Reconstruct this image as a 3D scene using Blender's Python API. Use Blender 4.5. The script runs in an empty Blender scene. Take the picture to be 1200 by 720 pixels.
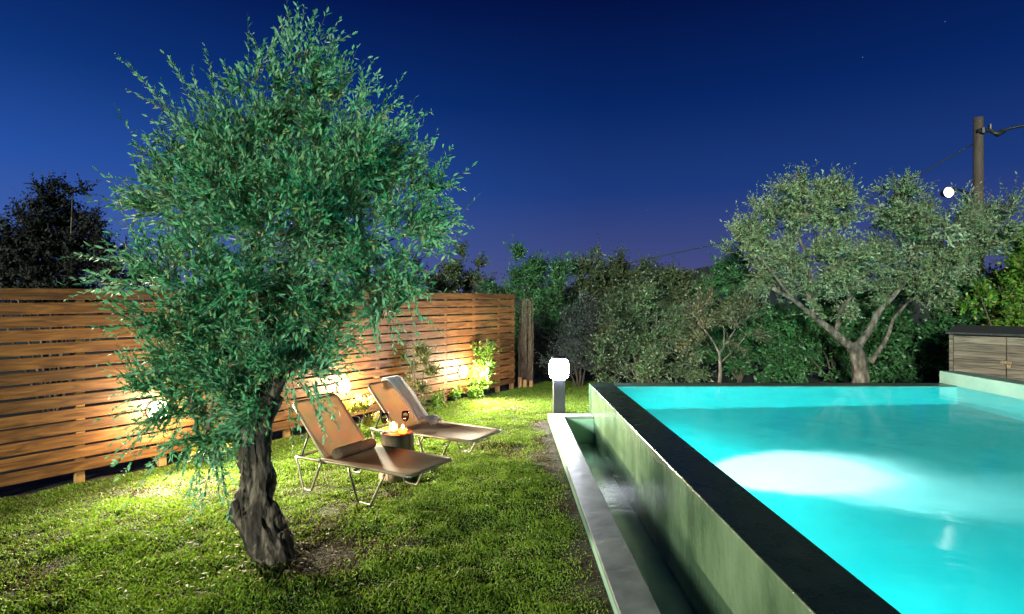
import bpy, math, random
import numpy as np
from mathutils import Vector, Matrix

random.seed(7)
RNG = np.random.default_rng(11)
R = math.radians
scn = bpy.context.scene
COL = scn.collection

# ------------------------------------------------------------------ camera
H = 1.8                      # camera height
F, CX, CY = 667.0, 593.0, 350.0   # focal length and vanishing point, photo pixels
cam_d = bpy.data.cameras.new('camera')
cam = bpy.data.objects.new('camera', cam_d)
COL.objects.link(cam)
cam.location = (0, 0, H)
cam.rotation_euler = (R(90), 0, 0)
cam_d.sensor_width = 36
cam_d.lens = 36 * F / 1200
cam_d.shift_x = 7 / 1200
cam_d.shift_y = -10 / 1200
cam_d.clip_start = 0.05
cam_d.clip_end = 2000
scn.camera = cam

# ------------------------------------------------------------------ render / view
scn.render.engine = 'CYCLES'
scn.cycles.use_denoising = True
scn.cycles.max_bounces = 8
scn.cycles.diffuse_bounces = 4
scn.cycles.glossy_bounces = 4
scn.cycles.transmission_bounces = 6
scn.cycles.transparent_max_bounces = 8
scn.cycles.sample_clamp_indirect = 6
scn.cycles.caustics_reflective = False
scn.view_settings.view_transform = 'Standard'
scn.view_settings.look = 'None'
scn.view_settings.exposure = 0
scn.view_settings.gamma = 1

# ------------------------------------------------------------------ night sky
world = bpy.data.worlds.new('World')
scn.world = world
world.use_nodes = True
wt = world.node_tree
wt.nodes.clear()
w_out = wt.nodes.new('ShaderNodeOutputWorld')
w_bg = wt.nodes.new('ShaderNodeBackground')
w_tc = wt.nodes.new('ShaderNodeTexCoord')
w_sep = wt.nodes.new('ShaderNodeSeparateXYZ')
wt.links.new(w_tc.outputs['Generated'], w_sep.inputs[0])


def w_ramp(stops):
    n = wt.nodes.new('ShaderNodeValToRGB')
    e = n.color_ramp.elements
    while len(e) < len(stops):
        e.new(0.5)
    for k, (p, c) in enumerate(stops):
        e[k].position = p
        e[k].color = (*c, 1)
    wt.links.new(w_sep.outputs['Z'], n.inputs[0])
    return n


ramp_w = w_ramp([(0.0, (.085, .140, .38)), (.10, (.050, .120, .41)), (.20, (.020, .085, .38)), (.32, (.005, .038, .21)),
                 (.46, (.0014, .011, .098)), (.7, (.001, .004, .04))])
ramp_e = w_ramp([(0.0, (.082, .085, .22)), (.08, (.046, .066, .22)), (.18, (.012, .042, .20)), (.32, (.0022, .019, .125)),
                 (.46, (.0008, .006, .058)), (.7, (.0008, .003, .025))])
w_map = wt.nodes.new('ShaderNodeMapRange')
w_map.inputs['From Min'].default_value = -0.75
w_map.inputs['From Max'].default_value = 0.15
wt.links.new(w_sep.outputs['X'], w_map.inputs['Value'])
w_mix = wt.nodes.new('ShaderNodeMix')
w_mix.data_type = 'RGBA'
wt.links.new(w_map.outputs[0], w_mix.inputs[0])
wt.links.new(ramp_w.outputs[0], w_mix.inputs[6])
wt.links.new(ramp_e.outputs[0], w_mix.inputs[7])
# a few stars
w_vor = wt.nodes.new('ShaderNodeTexVoronoi')
w_vor.inputs['Scale'].default_value = 42
wt.links.new(w_tc.outputs['Generated'], w_vor.inputs['Vector'])
w_st = wt.nodes.new('ShaderNodeMapRange')
w_st.inputs['From Min'].default_value = 0.035
w_st.inputs['From Max'].default_value = 0.0
w_st.inputs['To Min'].default_value = 0
w_st.inputs['To Max'].default_value = 0.35
wt.links.new(w_vor.outputs['Distance'], w_st.inputs['Value'])
w_sep2 = wt.nodes.new('ShaderNodeSeparateColor')
wt.links.new(w_vor.outputs['Color'], w_sep2.inputs[0])
w_gt = wt.nodes.new('ShaderNodeMath')
w_gt.operation = 'GREATER_THAN'
w_gt.inputs[1].default_value = 0.86
wt.links.new(w_sep2.outputs[0], w_gt.inputs[0])
w_mul = wt.nodes.new('ShaderNodeMath')
w_mul.operation = 'MULTIPLY'
wt.links.new(w_st.outputs[0], w_mul.inputs[0])
wt.links.new(w_gt.outputs[0], w_mul.inputs[1])
w_add = wt.nodes.new('ShaderNodeMix')
w_add.data_type = 'RGBA'
w_add.blend_type = 'ADD'
w_add.inputs[0].default_value = 1
wt.links.new(w_mix.outputs[2], w_add.inputs[6])
wt.links.new(w_mul.outputs[0], w_add.inputs[7])
wt.links.new(w_add.outputs[2], w_bg.inputs['Color'])
w_bg.inputs['Strength'].default_value = 1.0
wt.links.new(w_bg.outputs[0], w_out.inputs['Surface'])

# ------------------------------------------------------------------ the one sun lamp (soft frontal light over the garden)
sun_d = bpy.data.lights.new('sun', 'SUN')
sun = bpy.data.objects.new('sun', sun_d)
COL.objects.link(sun)
sun_d.energy = 5.0
sun_d.color = (.86, 1.0, .84)
sun_d.angle = R(6)
sun.rotation_euler = Vector((0.36, 0.90, -0.155)).to_track_quat('-Z', 'Y').to_euler()


# ================================================================== helpers
def P(px, py, Y):
    """photo pixel at depth Y -> world point"""
    return Vector(((px - CX) / F * Y, Y, H - (py - CY) / F * Y))


def G(px, py):
    """photo pixel on the ground -> world point"""
    return P(px, py, H * F / (py - CY))


def tag(o, label=None, cat=None, group=None, kind=None):
    if label: o['label'] = label
    if cat: o['category'] = cat
    if group: o['group'] = group
    if kind: o['kind'] = kind
    return o


def empty(name, loc, rz=0.0):
    o = bpy.data.objects.new(name, None)
    COL.objects.link(o)
    o.location = loc
    o.rotation_euler = (0, 0, rz)
    o.empty_display_size = 0.1
    return o


def copy_tree(o, parent=None):
    c = o.copy()
    COL.objects.link(c)
    c.parent = parent
    for ch in list(o.children):
        copy_tree(ch, c)
    return c


class MB:
    """collects vertices and faces, links them as one mesh object"""
    def __init__(self):
        self.v, self.f = [], []

    def add(self, vs, fs):
        n = len(self.v)
        self.v += [tuple(v) for v in vs]
        self.f += [tuple(i + n for i in f) for f in fs]
        return self

    def box(self, c, s, rot=None, jit=0.0):
        x, y, z = s[0] / 2, s[1] / 2, s[2] / 2
        vs = [Vector((a * x, b * y, d * z)) for a in (-1, 1) for b in (-1, 1) for d in (-1, 1)]
        if jit:
            vs = [v + Vector([random.uniform(-jit, jit) for _ in range(3)]) for v in vs]
        if rot is not None:
            vs = [rot @ v for v in vs]
        c = Vector(c)
        return self.add([v + c for v in vs], [(0, 1, 3, 2), (4, 6, 7, 5), (0, 4, 5, 1), (2, 3, 7, 6), (0, 2, 6, 4), (1, 5, 7, 3)])

    def span(self, a, b):
        a, b = Vector(a), Vector(b)
        return self.box((a + b) / 2, b - a)

    def tube(self, pts, rad, n=8, cap=True, lump=0.0, ridge=0, seed=0):
        pts = [Vector(p) for p in pts]
        if not hasattr(rad, '__len__'):
            rad = [rad] * len(pts)
        rr = random.Random(seed)
        ph = [rr.uniform(0, 6.28) for _ in range(6)]
        ref = None
        rings = []
        for i, p in enumerate(pts):
            t = (pts[min(i + 1, len(pts) - 1)] - pts[max(i - 1, 0)]).normalized()
            if ref is None:
                ref = t.orthogonal().normalized()
            ref = (ref - t * ref.dot(t)).normalized()
            b = t.cross(ref)
            ring = []
            for k in range(n):
                a = 2 * math.pi * k / n
                q = rad[i]
                if lump:
                    q *= 1 + lump * (math.sin(3 * a + ph[0] + i * .7) * .5 + math.sin(5 * a + ph[1] - i * .45) * .3 +
                                     math.sin(a + ph[2] + i * .9) * .5 + math.sin(9 * a + ph[3] + i * .3) * .25 + rr.uniform(-.25, .25))
                ring.append(p + (ref * math.cos(a) + b * math.sin(a)) * q)
            rings.append(ring)
        vs = [v for r_ in rings for v in r_]
        fs = []
        for i in range(len(rings) - 1):
            for k in range(n):
                fs.append((i * n + k, i * n + (k + 1) % n, (i + 1) * n + (k + 1) % n, (i + 1) * n + k))
        if cap:
            fs.append(tuple(range(n))[::-1])
            fs.append(tuple((len(rings) - 1) * n + k for k in range(n)))
        return self.add(vs, fs)

    def lathe(self, prof, c=(0, 0, 0), n=20):
        """prof: list of (radius, z)"""
        c = Vector(c)
        vs, fs = [], []
        for r_, z in prof:
            for k in range(n):
                a = 2 * math.pi * k / n
                vs.append(c + Vector((r_ * math.cos(a), r_ * math.sin(a), z)))
        for i in range(len(prof) - 1):
            for k in range(n):
                fs.append((i * n + k, i * n + (k + 1) % n, (i + 1) * n + (k + 1) % n, (i + 1) * n + k))
        return self.add(vs, fs)

    def build(self, name, mat, parent=None, smooth=False, world=False, bevel=0.0, sub=0):
        vs = self.v
        if world and parent is not None:
            l = parent.location
            vs = [(v[0] - l[0], v[1] - l[1], v[2] - l[2]) for v in vs]
        me = bpy.data.meshes.new(name)
        me.from_pydata(vs, [], self.f)
        me.update()
        o = bpy.data.objects.new(name, me)
        COL.objects.link(o)
        me.materials.append(mat)
        if parent is not None:
            o.parent = parent
        if smooth:
            me.polygons.foreach_set('use_smooth', [True] * len(me.polygons))
        if bevel:
            b = o.modifiers.new('bevel', 'BEVEL')
            b.width = bevel
            b.segments = 2
            b.limit_method = 'ANGLE'
        if sub:
            s = o.modifiers.new('sub', 'SUBSURF')
            s.levels = s.render_levels = sub
        return o


def fast_mesh(name, verts, loops, starts, totals, mats, parent=None, mat_idx=None, smooth=False):
    me = bpy.data.meshes.new(name)
    me.vertices.add(len(verts))
    me.vertices.foreach_set('co', np.asarray(verts, np.float32).ravel())
    me.loops.add(len(loops))
    me.loops.foreach_set('vertex_index', np.asarray(loops, np.int32))
    me.polygons.add(len(starts))
    me.polygons.foreach_set('loop_start', np.asarray(starts, np.int32))
    me.polygons.foreach_set('loop_total', np.asarray(totals, np.int32))
    if mat_idx is not None:
        me.polygons.foreach_set('material_index', np.asarray(mat_idx, np.int32))
    if smooth:
        me.polygons.foreach_set('use_smooth', np.ones(len(starts), bool))
    me.update(calc_edges=True)
    me.validate()
    for m in mats:
        me.materials.append(m)
    o = bpy.data.objects.new(name, me)
    COL.objects.link(o)
    if parent is not None:
        o.parent = parent
    return o


def unit(a):
    return a / np.maximum(np.linalg.norm(a, axis=-1, keepdims=True), 1e-9)


_NT = RNG.random((64, 64))


def vnoise(x, y, s):
    """smooth value noise 0..1 of world position"""
    x = np.asarray(x) * s + 1000
    y = np.asarray(y) * s + 1000
    i, j = np.floor(x).astype(int), np.floor(y).astype(int)
    u, v = x - i, y - j
    u, v = u * u * (3 - 2 * u), v * v * (3 - 2 * v)
    g = lambda a, b: _NT[a % 64, b % 64]
    return (g(i, j) * (1 - u) + g(i + 1, j) * u) * (1 - v) + (g(i, j + 1) * (1 - u) + g(i + 1, j + 1) * u) * v


# ================================================================== materials
def mat(name, base=(.5, .5, .5), rough=.6, metal=0.0, **kw):
    m = bpy.data.materials.new(name)
    m.use_nodes = True
    b = m.node_tree.nodes['Principled BSDF']
    b.inputs['Base Color'].default_value = (*base, 1)
    b.inputs['Roughness'].default_value = rough
    b.inputs['Metallic'].default_value = metal
    for k, v in kw.items():
        b.inputs[k.replace('_', ' ')].default_value = v
    return m


def nodes(m):
    t = m.node_tree
    return t, t.nodes, t.links, t.nodes['Principled BSDF']


def noise_col(m, stops, scale=5, detail=6, stretch=(1, 1, 1), bump=0.0, bdist=.01, bscale=None, rough=None, island=0.0, dist=0.0):
    """colour ramp over stretched object-space noise, optional bump and per-piece variation"""
    t, N, L, b = nodes(m)
    tc = N.new('ShaderNodeTexCoord')
    mp = N.new('ShaderNodeMapping')
    mp.inputs['Scale'].default_value = stretch
    L.new(tc.outputs['Object'], mp.inputs['Vector'])
    vec = mp.outputs[0]
    geo = None
    if island:
        geo = N.new('ShaderNodeNewGeometry')
        ad = N.new('ShaderNodeVectorMath')
        ad.operation = 'MULTIPLY_ADD'
        cmb = N.new('ShaderNodeCombineXYZ')
        for k in range(3):
            L.new(geo.outputs['Random Per Island'], cmb.inputs[k])
        L.new(cmb.outputs[0], ad.inputs[0])
        ad.inputs[1].default_value = (37, 53, 71)
        L.new(vec, ad.inputs[2])
        vec = ad.outputs[0]
    nz = N.new('ShaderNodeTexNoise')
    nz.inputs['Scale'].default_value = scale
    nz.inputs['Detail'].default_value = detail
    nz.inputs['Distortion'].default_value = dist
    L.new(vec, nz.inputs['Vector'])
    rp = N.new('ShaderNodeValToRGB')
    e = rp.color_ramp.elements
    while len(e) < len(stops):
        e.new(.5)
    for k, (p, c) in enumerate(stops):
        e[k].position = p
        e[k].color = (*c, 1)
    L.new(nz.outputs['Fac'], rp.inputs[0])
    col = rp.outputs[0]
    if island:
        hs = N.new('ShaderNodeHueSaturation')
        mr = N.new('ShaderNodeMapRange')
        mr.inputs['To Min'].default_value = 1 - island
        mr.inputs['To Max'].default_value = 1 + island
        L.new(geo.outputs['Random Per Island'], mr.inputs['Value'])
        L.new(mr.outputs[0], hs.inputs['Value'])
        L.new(col, hs.inputs['Color'])
        col = hs.outputs[0]
    L.new(col, b.inputs['Base Color'])
    if bump:
        n2 = N.new('ShaderNodeTexNoise')
        n2.inputs['Scale'].default_value = bscale or scale * 3
        n2.inputs['Detail'].default_value = 8
        L.new(vec, n2.inputs['Vector'])
        bp = N.new('ShaderNodeBump')
        bp.inputs['Strength'].default_value = bump
        bp.inputs['Distance'].default_value = bdist
        L.new(n2.outputs['Fac'], bp.inputs['Height'])
        L.new(bp.outputs[0], b.inputs['Normal'])
    if rough:
        mr = N.new('ShaderNodeMapRange')
        mr.inputs['To Min'].default_value = rough[0]
        mr.inputs['To Max'].default_value = rough[1]
        L.new(nz.outputs['Fac'], mr.inputs['Value'])
        L.new(mr.outputs[0], b.inputs['Roughness'])
    return m


def leaf_mat(name, c1, c2, back=None, rough=.45, trans=.25, c3=None):
    m = mat(name, c1, rough)
    t, N, L, b = nodes(m)
    geo = N.new('ShaderNodeNewGeometry')
    rp = N.new('ShaderNodeValToRGB')
    st = [(0, c1), (.8, c2)] + ([(.97, c3)] if c3 else [])
    e = rp.color_ramp.elements
    while len(e) < len(st):
        e.new(.5)
    for k, (p, c) in enumerate(st):
        e[k].position = p
        e[k].color = (*c, 1)
    L.new(geo.outputs['Random Per Island'], rp.inputs[0])
    col = rp.outputs[0]
    if back:
        mx = N.new('ShaderNodeMix')
        mx.data_type = 'RGBA'
        L.new(geo.outputs['Backfacing'], mx.inputs[0])
        L.new(col, mx.inputs[6])
        mx.inputs[7].default_value = (*back, 1)
        col = mx.outputs[2]
    L.new(col, b.inputs['Base Color'])
    tr = N.new('ShaderNodeBsdfTranslucent')
    L.new(col, tr.inputs['Color'])
    ms = N.new('ShaderNodeMixShader')
    ms.inputs[0].default_value = trans
    L.new(b.outputs[0], ms.inputs[1])
    L.new(tr.outputs[0], ms.inputs[2])
    L.new(ms.outputs[0], N['Material Output'].inputs['Surface'])
    return m


def emit_mat(name, col, s):
    m = bpy.data.materials.new(name)
    m.use_nodes = True
    b = m.node_tree.nodes['Principled BSDF']
    b.inputs['Base Color'].default_value = (*col, 1)
    b.inputs['Emission Color'].default_value = (*col, 1)
    b.inputs['Emission Strength'].default_value = s
    return m


def glass_mat(name, col=(1, 1, 1), ior=1.45, rough=0.0):
    return mat(name, col, rough, 0, Transmission_Weight=1.0, IOR=ior)


def thin_glass(name, tint, frost=0.0):
    """thin blown glass: clear with fresnel reflections"""
    m = bpy.data.materials.new(name)
    m.use_nodes = True
    t = m.node_tree
    N, L = t.nodes, t.links
    N.clear()
    o_ = N.new('ShaderNodeOutputMaterial')
    tr = N.new('ShaderNodeBsdfTransparent')
    tr.inputs['Color'].default_value = (*tint, 1)
    gl = N.new('ShaderNodeBsdfGlossy')
    gl.inputs['Roughness'].default_value = .04
    lw = N.new('ShaderNodeFresnel')
    lw.inputs['IOR'].default_value = 1.5
    ms = N.new('ShaderNodeMixShader')
    L.new(lw.outputs[0], ms.inputs[0])
    L.new(tr.outputs[0], ms.inputs[1])
    L.new(gl.outputs[0], ms.inputs[2])
    df = N.new('ShaderNodeBsdfTranslucent')
    df.inputs['Color'].default_value = (*tint, 1)
    m2 = N.new('ShaderNodeMixShader')
    m2.inputs[0].default_value = frost
    L.new(ms.outputs[0], m2.inputs[1])
    L.new(df.outputs[0], m2.inputs[2])
    L.new(m2.outputs[0], o_.inputs['Surface'])
    return m


M = {}
M['wood'] = noise_col(mat('pine_board', rough=.55), [(.28, (.035, .012, .004)), (.41, (.12, .043, .012)), (.58, (.215, .084, .023)), (.75, (.33, .145, .045))],
                      scale=2.2, stretch=(.9, 9, 9), bump=.4, bdist=.005, bscale=9, island=.42, dist=1.6)
M['post'] = noise_col(mat('pine_post', rough=.6), [(.3, (.34, .17, .06)), (.7, (.50, .27, .10))], scale=3, stretch=(8, 8, 1), bump=.2, bdist=.003)
M['reed'] = noise_col(mat('brushwood', rough=.9), [(.3, (.03, .02, .013)), (.5, (.12, .075, .045)), (.7, (.24, .16, .10))], scale=9, stretch=(6, 6, 1), bump=.6, bdist=.02)
M['greywood'] = noise_col(mat('weathered_board', rough=.85), [(.3, (.035, .026, .018)), (.5, (.12, .092, .068)), (.72, (.22, .18, .14))],
                          scale=2.4, stretch=(.8, .8, 13), bump=.5, bdist=.005, island=.22, dist=.8)
M['felt'] = noise_col(mat('roofing_felt', rough=.95), [(.3, (.012, .012, .014)), (.7, (.035, .034, .036))], scale=30, bump=.3)
M['iron'] = noise_col(mat('rusty_iron', rough=.6, metal=.6), [(.3, (.16, .10, .05)), (.7, (.34, .25, .15))], scale=40)
M['bark'] = noise_col(mat('olive_bark', rough=.9), [(.34, (.008, .005, .004)), (.5, (.046, .031, .022)), (.66, (.21, .155, .115))], scale=6,
                      stretch=(1.6, 1.6, .5), bump=1.0, bdist=.035, bscale=11, dist=1.5)
M['bark_pale'] = noise_col(mat('pale_bark', rough=.9), [(.32, (.035, .026, .020)), (.5, (.12, .09, .07)), (.70, (.26, .21, .17))], scale=9,
                           stretch=(1.4, 1.4, .6), bump=.9, bdist=.03, bscale=10)
M['twig'] = mat('twig_bark', (.075, .06, .04), .85)
M['olive'] = leaf_mat('olive_leaf', (.024, .150, .055), (.105, .37, .145), back=(.15, .35, .19), c3=(.28, .30, .08), trans=.2, rough=.62)
M['olive_back'] = leaf_mat('silvery_olive_leaf', (.085, .145, .062), (.215, .285, .135), back=(.28, .35, .21), c3=(.19, .16, .08), trans=.25)
M['dark_leaf'] = leaf_mat('unlit_silhouette_leaf', (.002, .004, .003), (.006, .009, .005), trans=.1, rough=.7)  # near-black leaves: the unlit silhouette is put into the colour
M['hedge_leaf'] = leaf_mat('hedge_leaf', (.022, .085, .028), (.060, .175, .052), trans=.2)
M['bush_leaf'] = leaf_mat('grey_green_leaf', (.045, .090, .036), (.10, .165, .065), back=(.13, .18, .10), c3=(.13, .12, .05), trans=.2)
M['brown_leaf'] = leaf_mat('dull_brown_green_leaf', (.040, .066, .028), (.090, .122, .052), c3=(.11, .09, .045), trans=.15)
M['silver_leaf'] = leaf_mat('silver_leaf', (.065, .095, .07), (.14, .18, .14), back=(.2, .23, .2), trans=.2)
M['sapling_leaf'] = leaf_mat('pale_sapling_leaf', (.045, .062, .022), (.11, .12, .05), c3=(.17, .12, .06), trans=.25)
M['bright_leaf'] = leaf_mat('fresh_green_leaf', (.045, .15, .018), (.15, .30, .03), c3=(.34, .33, .06), trans=.35)
M['climber_leaf'] = leaf_mat('climber_leaf', (.09, .13, .035), (.22, .22, .08), c3=(.32, .22, .1), trans=.35)
M['yellow_leaf'] = leaf_mat('yellow_green_leaf', (.14, .16, .02), (.34, .27, .03), trans=.3)
M['grass'] = leaf_mat('grass_blade', (.085, .18, .012), (.215, .35, .024), trans=.35, rough=.55, c3=(.20, .19, .05))
M['dry_grass'] = leaf_mat('dry_grass_blade', (.050, .030, .012), (.125, .085, .032), trans=.3, rough=.7)
M['fallen'] = leaf_mat('fallen_leaf', (.09, .055, .025), (.24, .17, .085), c3=(.16, .20, .08), trans=.1, rough=.7)
M['soil'] = noise_col(mat('lawn_soil', rough=.95), [(.3, (.008, .008, .004)), (.5, (.018, .014, .006)), (.72, (.036, .021, .011))], scale=7, bump=.7, bdist=.02, bscale=30)
M['earth'] = noise_col(mat('garden_earth', rough=.95), [(.3, (.018, .022, .010)), (.7, (.05, .042, .026))], scale=2, bump=.5, bdist=.03)
M['hill'] = mat('far_hillside', (.01, .014, .03), 1.0)
M['tube'] = noise_col(mat('champagne_aluminium', rough=.38, metal=.75), [(.3, (.19, .165, .12)), (.7, (.30, .265, .20))], scale=8)
M['black'] = mat('black_plastic', (.012, .012, .013), .45)
M['white_plastic'] = mat('white_plastic', (.7, .68, .62), .4)
M['lampbody'] = mat('anthracite_powder_coat', (.018, .020, .028), .45)
M['roll'] = noise_col(mat('brown_terry', rough=.95), [(.3, (.19, .115, .075)), (.7, (.33, .21, .14))], scale=60, bump=.5, bdist=.004)
M['stump_bark'] = noise_col(mat('stump_bark', rough=.9), [(.3, (.16, .10, .06)), (.5, (.40, .26, .16)), (.75, (.56, .42, .29))], scale=5, stretch=(3, 3, .6), bump=.9, bdist=.02)
M['stump_top'] = noise_col(mat('cut_wood', rough=.75), [(.3, (.30, .17, .08)), (.7, (.48, .30, .15))], scale=10, bump=.2)
M['glass'] = thin_glass('clear_glass', (.95, .95, .95))
M['amber'] = thin_glass('amber_glass', (.98, .55, .20), .45)
M['frosted'] = thin_glass('frosted_glass', (.98, .80, .58), .35)
M['wine'] = mat('red_wine', (.10, .006, .012), .1)
M['wax'] = mat('candle_wax', (.75, .58, .34), .5, Subsurface_Weight=.4)
M['flame'] = emit_mat('candle_flame', (1, .52, .16), 420)
M['bulb_warm'] = emit_mat('warm_lit_diffuser', (1, .84, .60), 14)
M['bulb_cool'] = emit_mat('cool_lit_diffuser', (.86, .90, 1.0), 190)
M['bulb_flood'] = emit_mat('lit_flood_glass', (1, .95, .88), 6)
M['cable'] = mat('cable_rubber', (.01, .01, .012), .6)
M['polewood'] = noise_col(mat('pole_timber', rough=.9), [(.3, (.045, .028, .022)), (.7, (.10, .066, .05))], scale=5, stretch=(3, 3, .4), bump=.5)


def sling_mat():
    m = mat('brown_sling_mesh', (.30, .155, .085), .6)
    t, N, L, b = nodes(m)
    tc = N.new('ShaderNodeTexCoord')
    wv = N.new('ShaderNodeTexChecker')
    wv.inputs['Scale'].default_value = 260
    wv.inputs['Color1'].default_value = (.58, .42, .29, 1)
    wv.inputs['Color2'].default_value = (.46, .32, .215, 1)
    L.new(tc.outputs['Object'], wv.inputs['Vector'])
    nz = N.new('ShaderNodeTexNoise')
    nz.inputs['Scale'].default_value = 7
    L.new(tc.outputs['Object'], nz.inputs['Vector'])
    mx = N.new('ShaderNodeMix')
    mx.data_type = 'RGBA'
    mx.blend_type = 'MULTIPLY'
    mx.inputs[0].default_value = .35
    L.new(wv.outputs['Color'], mx.inputs[6])
    L.new(nz.outputs['Color'], mx.inputs[7])
    L.new(mx.outputs[2], b.inputs['Base Color'])
    tr = N.new('ShaderNodeBsdfTranslucent')
    L.new(mx.outputs[2], tr.inputs['Color'])
    ms = N.new('ShaderNodeMixShader')
    ms.inputs[0].default_value = .5
    L.new(b.outputs[0], ms.inputs[1])
    L.new(tr.outputs[0], ms.inputs[2])
    L.new(ms.outputs[0], N['Material Output'].inputs['Surface'])
    return m


M['sling'] = sling_mat()


def cloth_mat(name, c1, c2):
    m = mat(name, c1, .9)
    noise_col(m, [(.35, c2), (.55, c1)], scale=26, stretch=(1, 1, 1), bump=.4, bdist=.004)
    t, N, L, b = nodes(m)
    tr = N.new('ShaderNodeBsdfTranslucent')
    tr.inputs['Color'].default_value = (*c1, 1)
    ms = N.new('ShaderNodeMixShader')
    ms.inputs[0].default_value = .35
    L.new(b.outputs[0], ms.inputs[1])
    L.new(tr.outputs[0], ms.inputs[2])
    L.new(ms.outputs[0], N['Material Output'].inputs['Surface'])
    return m


M['throw'] = cloth_mat('white_grey_throw', (.92, .90, .90), (.82, .79, .80))


def plaster(name, streaks=True):
    """wet greenish micro-cement with vertical runs"""
    m = mat(name, (.2, .25, .18), .3)
    t, N, L, b = nodes(m)
    tc = N.new('ShaderNodeTexCoord')
    mp = N.new('ShaderNodeMapping')
    mp.inputs['Scale'].default_value = (1, 1.3, .5)
    L.new(tc.outputs['Object'], mp.inputs['Vector'])
    n1 = N.new('ShaderNodeTexNoise')
    n1.inputs['Scale'].default_value = 1.1
    n1.inputs['Detail'].default_value = 7
    n1.inputs['Roughness'].default_value = .62
    L.new(mp.outputs[0], n1.inputs['Vector'])
    rp = N.new('ShaderNodeValToRGB')
    e = rp.color_ramp.elements
    e.new(.5)
    for k, (p, c) in enumerate([(.34, (.030, .050, .033)), (.48, (.085, .140, .080)), (.68, (.15, .22, .135))]):
        e[k].position = p
        e[k].color = (*c, 1)
    L.new(n1.outputs['Fac'], rp.inputs[0])
    L.new(rp.outputs[0], b.inputs['Base Color'])
    mr = N.new('ShaderNodeMapRange')
    mr.inputs['From Min'].default_value = .3
    mr.inputs['From Max'].default_value = .7
    mr.inputs['To Min'].default_value = .09
    mr.inputs['To Max'].default_value = .26
    L.new(n1.outputs['Fac'], mr.inputs['Value'])
    L.new(mr.outputs[0], b.inputs['Roughness'])
    n2 = N.new('ShaderNodeTexNoise')
    n2.inputs['Scale'].default_value = 22
    n2.inputs['Detail'].default_value = 5
    L.new(tc.outputs['Object'], n2.inputs['Vector'])
    bp = N.new('ShaderNodeBump')
    bp.inputs['Strength'].default_value = .4
    bp.inputs['Distance'].default_value = .012
    L.new(n2.outputs['Fac'], bp.inputs['Height'])
    L.new(bp.outputs[0], b.inputs['Normal'])
    return m


M['plaster'] = plaster('wet_green_cement')
M['coping'] = noise_col(mat('dark_wet_stone', rough=.3, Specular_IOR_Level=.3), [(.3, (.006, .014, .013)), (.55, (.012, .024, .022)), (.75, (.030, .044, .040))], scale=6, bump=.35, bdist=.008, bscale=45,
                        rough=(.16, .42))
M['trough_stone'] = noise_col(mat('grey_cement_cap', rough=.5), [(.3, (.085, .098, .09)), (.55, (.17, .195, .18)), (.75, (.27, .30, .28))], scale=4, bump=.4, bdist=.012, bscale=8,
                              rough=(.3, .6))
M['basin'] = noise_col(mat('turquoise_pool_plaster', rough=.7), [(.3, (.095, .55, .57)), (.7, (.12, .63, .645))], scale=3)
M['far_rim'] = noise_col(mat('lit_green_grey_coping', rough=.35), [(.3, (.045, .075, .062)), (.7, (.10, .15, .125))], scale=4, bump=.2)  # far coping coloured lighter, its lit look put into the colour
M['channel'] = noise_col(mat('green_channel_render', rough=.3), [(.3, (.20, .36, .26)), (.7, (.32, .52, .40))], scale=2.5, bump=.25, bdist=.01, bscale=18)
M['ledge'] = noise_col(mat('pale_green_render', rough=.55), [(.3, (.20, .33, .27)), (.7, (.34, .46, .38))], scale=3, bump=.2)


def water_mat(name, scale, strength, col=(1, 1, 1), rough=.10):
    m = glass_mat(name, col, 1.33, rough)
    t, N, L, b = nodes(m)
    tc = N.new('ShaderNodeTexCoord')
    nz = N.new('ShaderNodeTexNoise')
    nz.inputs['Scale'].default_value = scale
    nz.inputs['Detail'].default_value = 3
    nz.inputs['Distortion'].default_value = .6
    L.new(tc.outputs['Object'], nz.inputs['Vector'])
    bp = N.new('ShaderNodeBump')
    bp.inputs['Strength'].default_value = strength
    bp.inputs['Distance'].default_value = .02
    L.new(nz.outputs['Fac'], bp.inputs['Height'])
    L.new(bp.outputs[0], b.inputs['Normal'])
    return m


M['water'] = water_mat('pool_water', 1.6, .6)
M['trough_water'] = water_mat('trough_water', 5.0, .2, (.80, .94, .86), .02)

# ================================================================== ground
X_T0, X_T1, X_W, X_IN, X_R, X_R2 = .617, .837, 1.264, 1.62, 6.65, 6.95     # trough and pool lines
Y_END, Y_FAR0, Y_FAR = -1.2, 8.39, 8.69
Z_COP = .51


def lawn_h(x, y):
    h = (vnoise(x, y, .9) - .5) * .07 + (vnoise(x + 9, y, 3.1) - .5) * .035 + (vnoise(x, y + 5, 8) - .5) * .018
    edge = np.clip((X_T0 - np.asarray(x)) / .25, 0, 1)
    return h * edge + .005


xs = [-400, -60, -20, -9, X_T0, X_R2, 20, 60, 400]
ys = [-400, -40, Y_END, Y_FAR, 20, 60, 400]
g = MB()
for i, x in enumerate(xs):
    for y in ys:
        g.v.append((x, y, -.07))
for i in range(len(xs) - 1):
    for j in range(len(ys) - 1):
        if xs[i] >= X_T0 and xs[i + 1] <= X_R2 and ys[j] >= Y_END and ys[j + 1] <= Y_FAR:
            continue
        a = i * len(ys) + j
        g.f.append((a, a + len(ys), a + len(ys) + 1, a + 1))
tag(g.build('ground', M['earth']), kind='structure')

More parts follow.
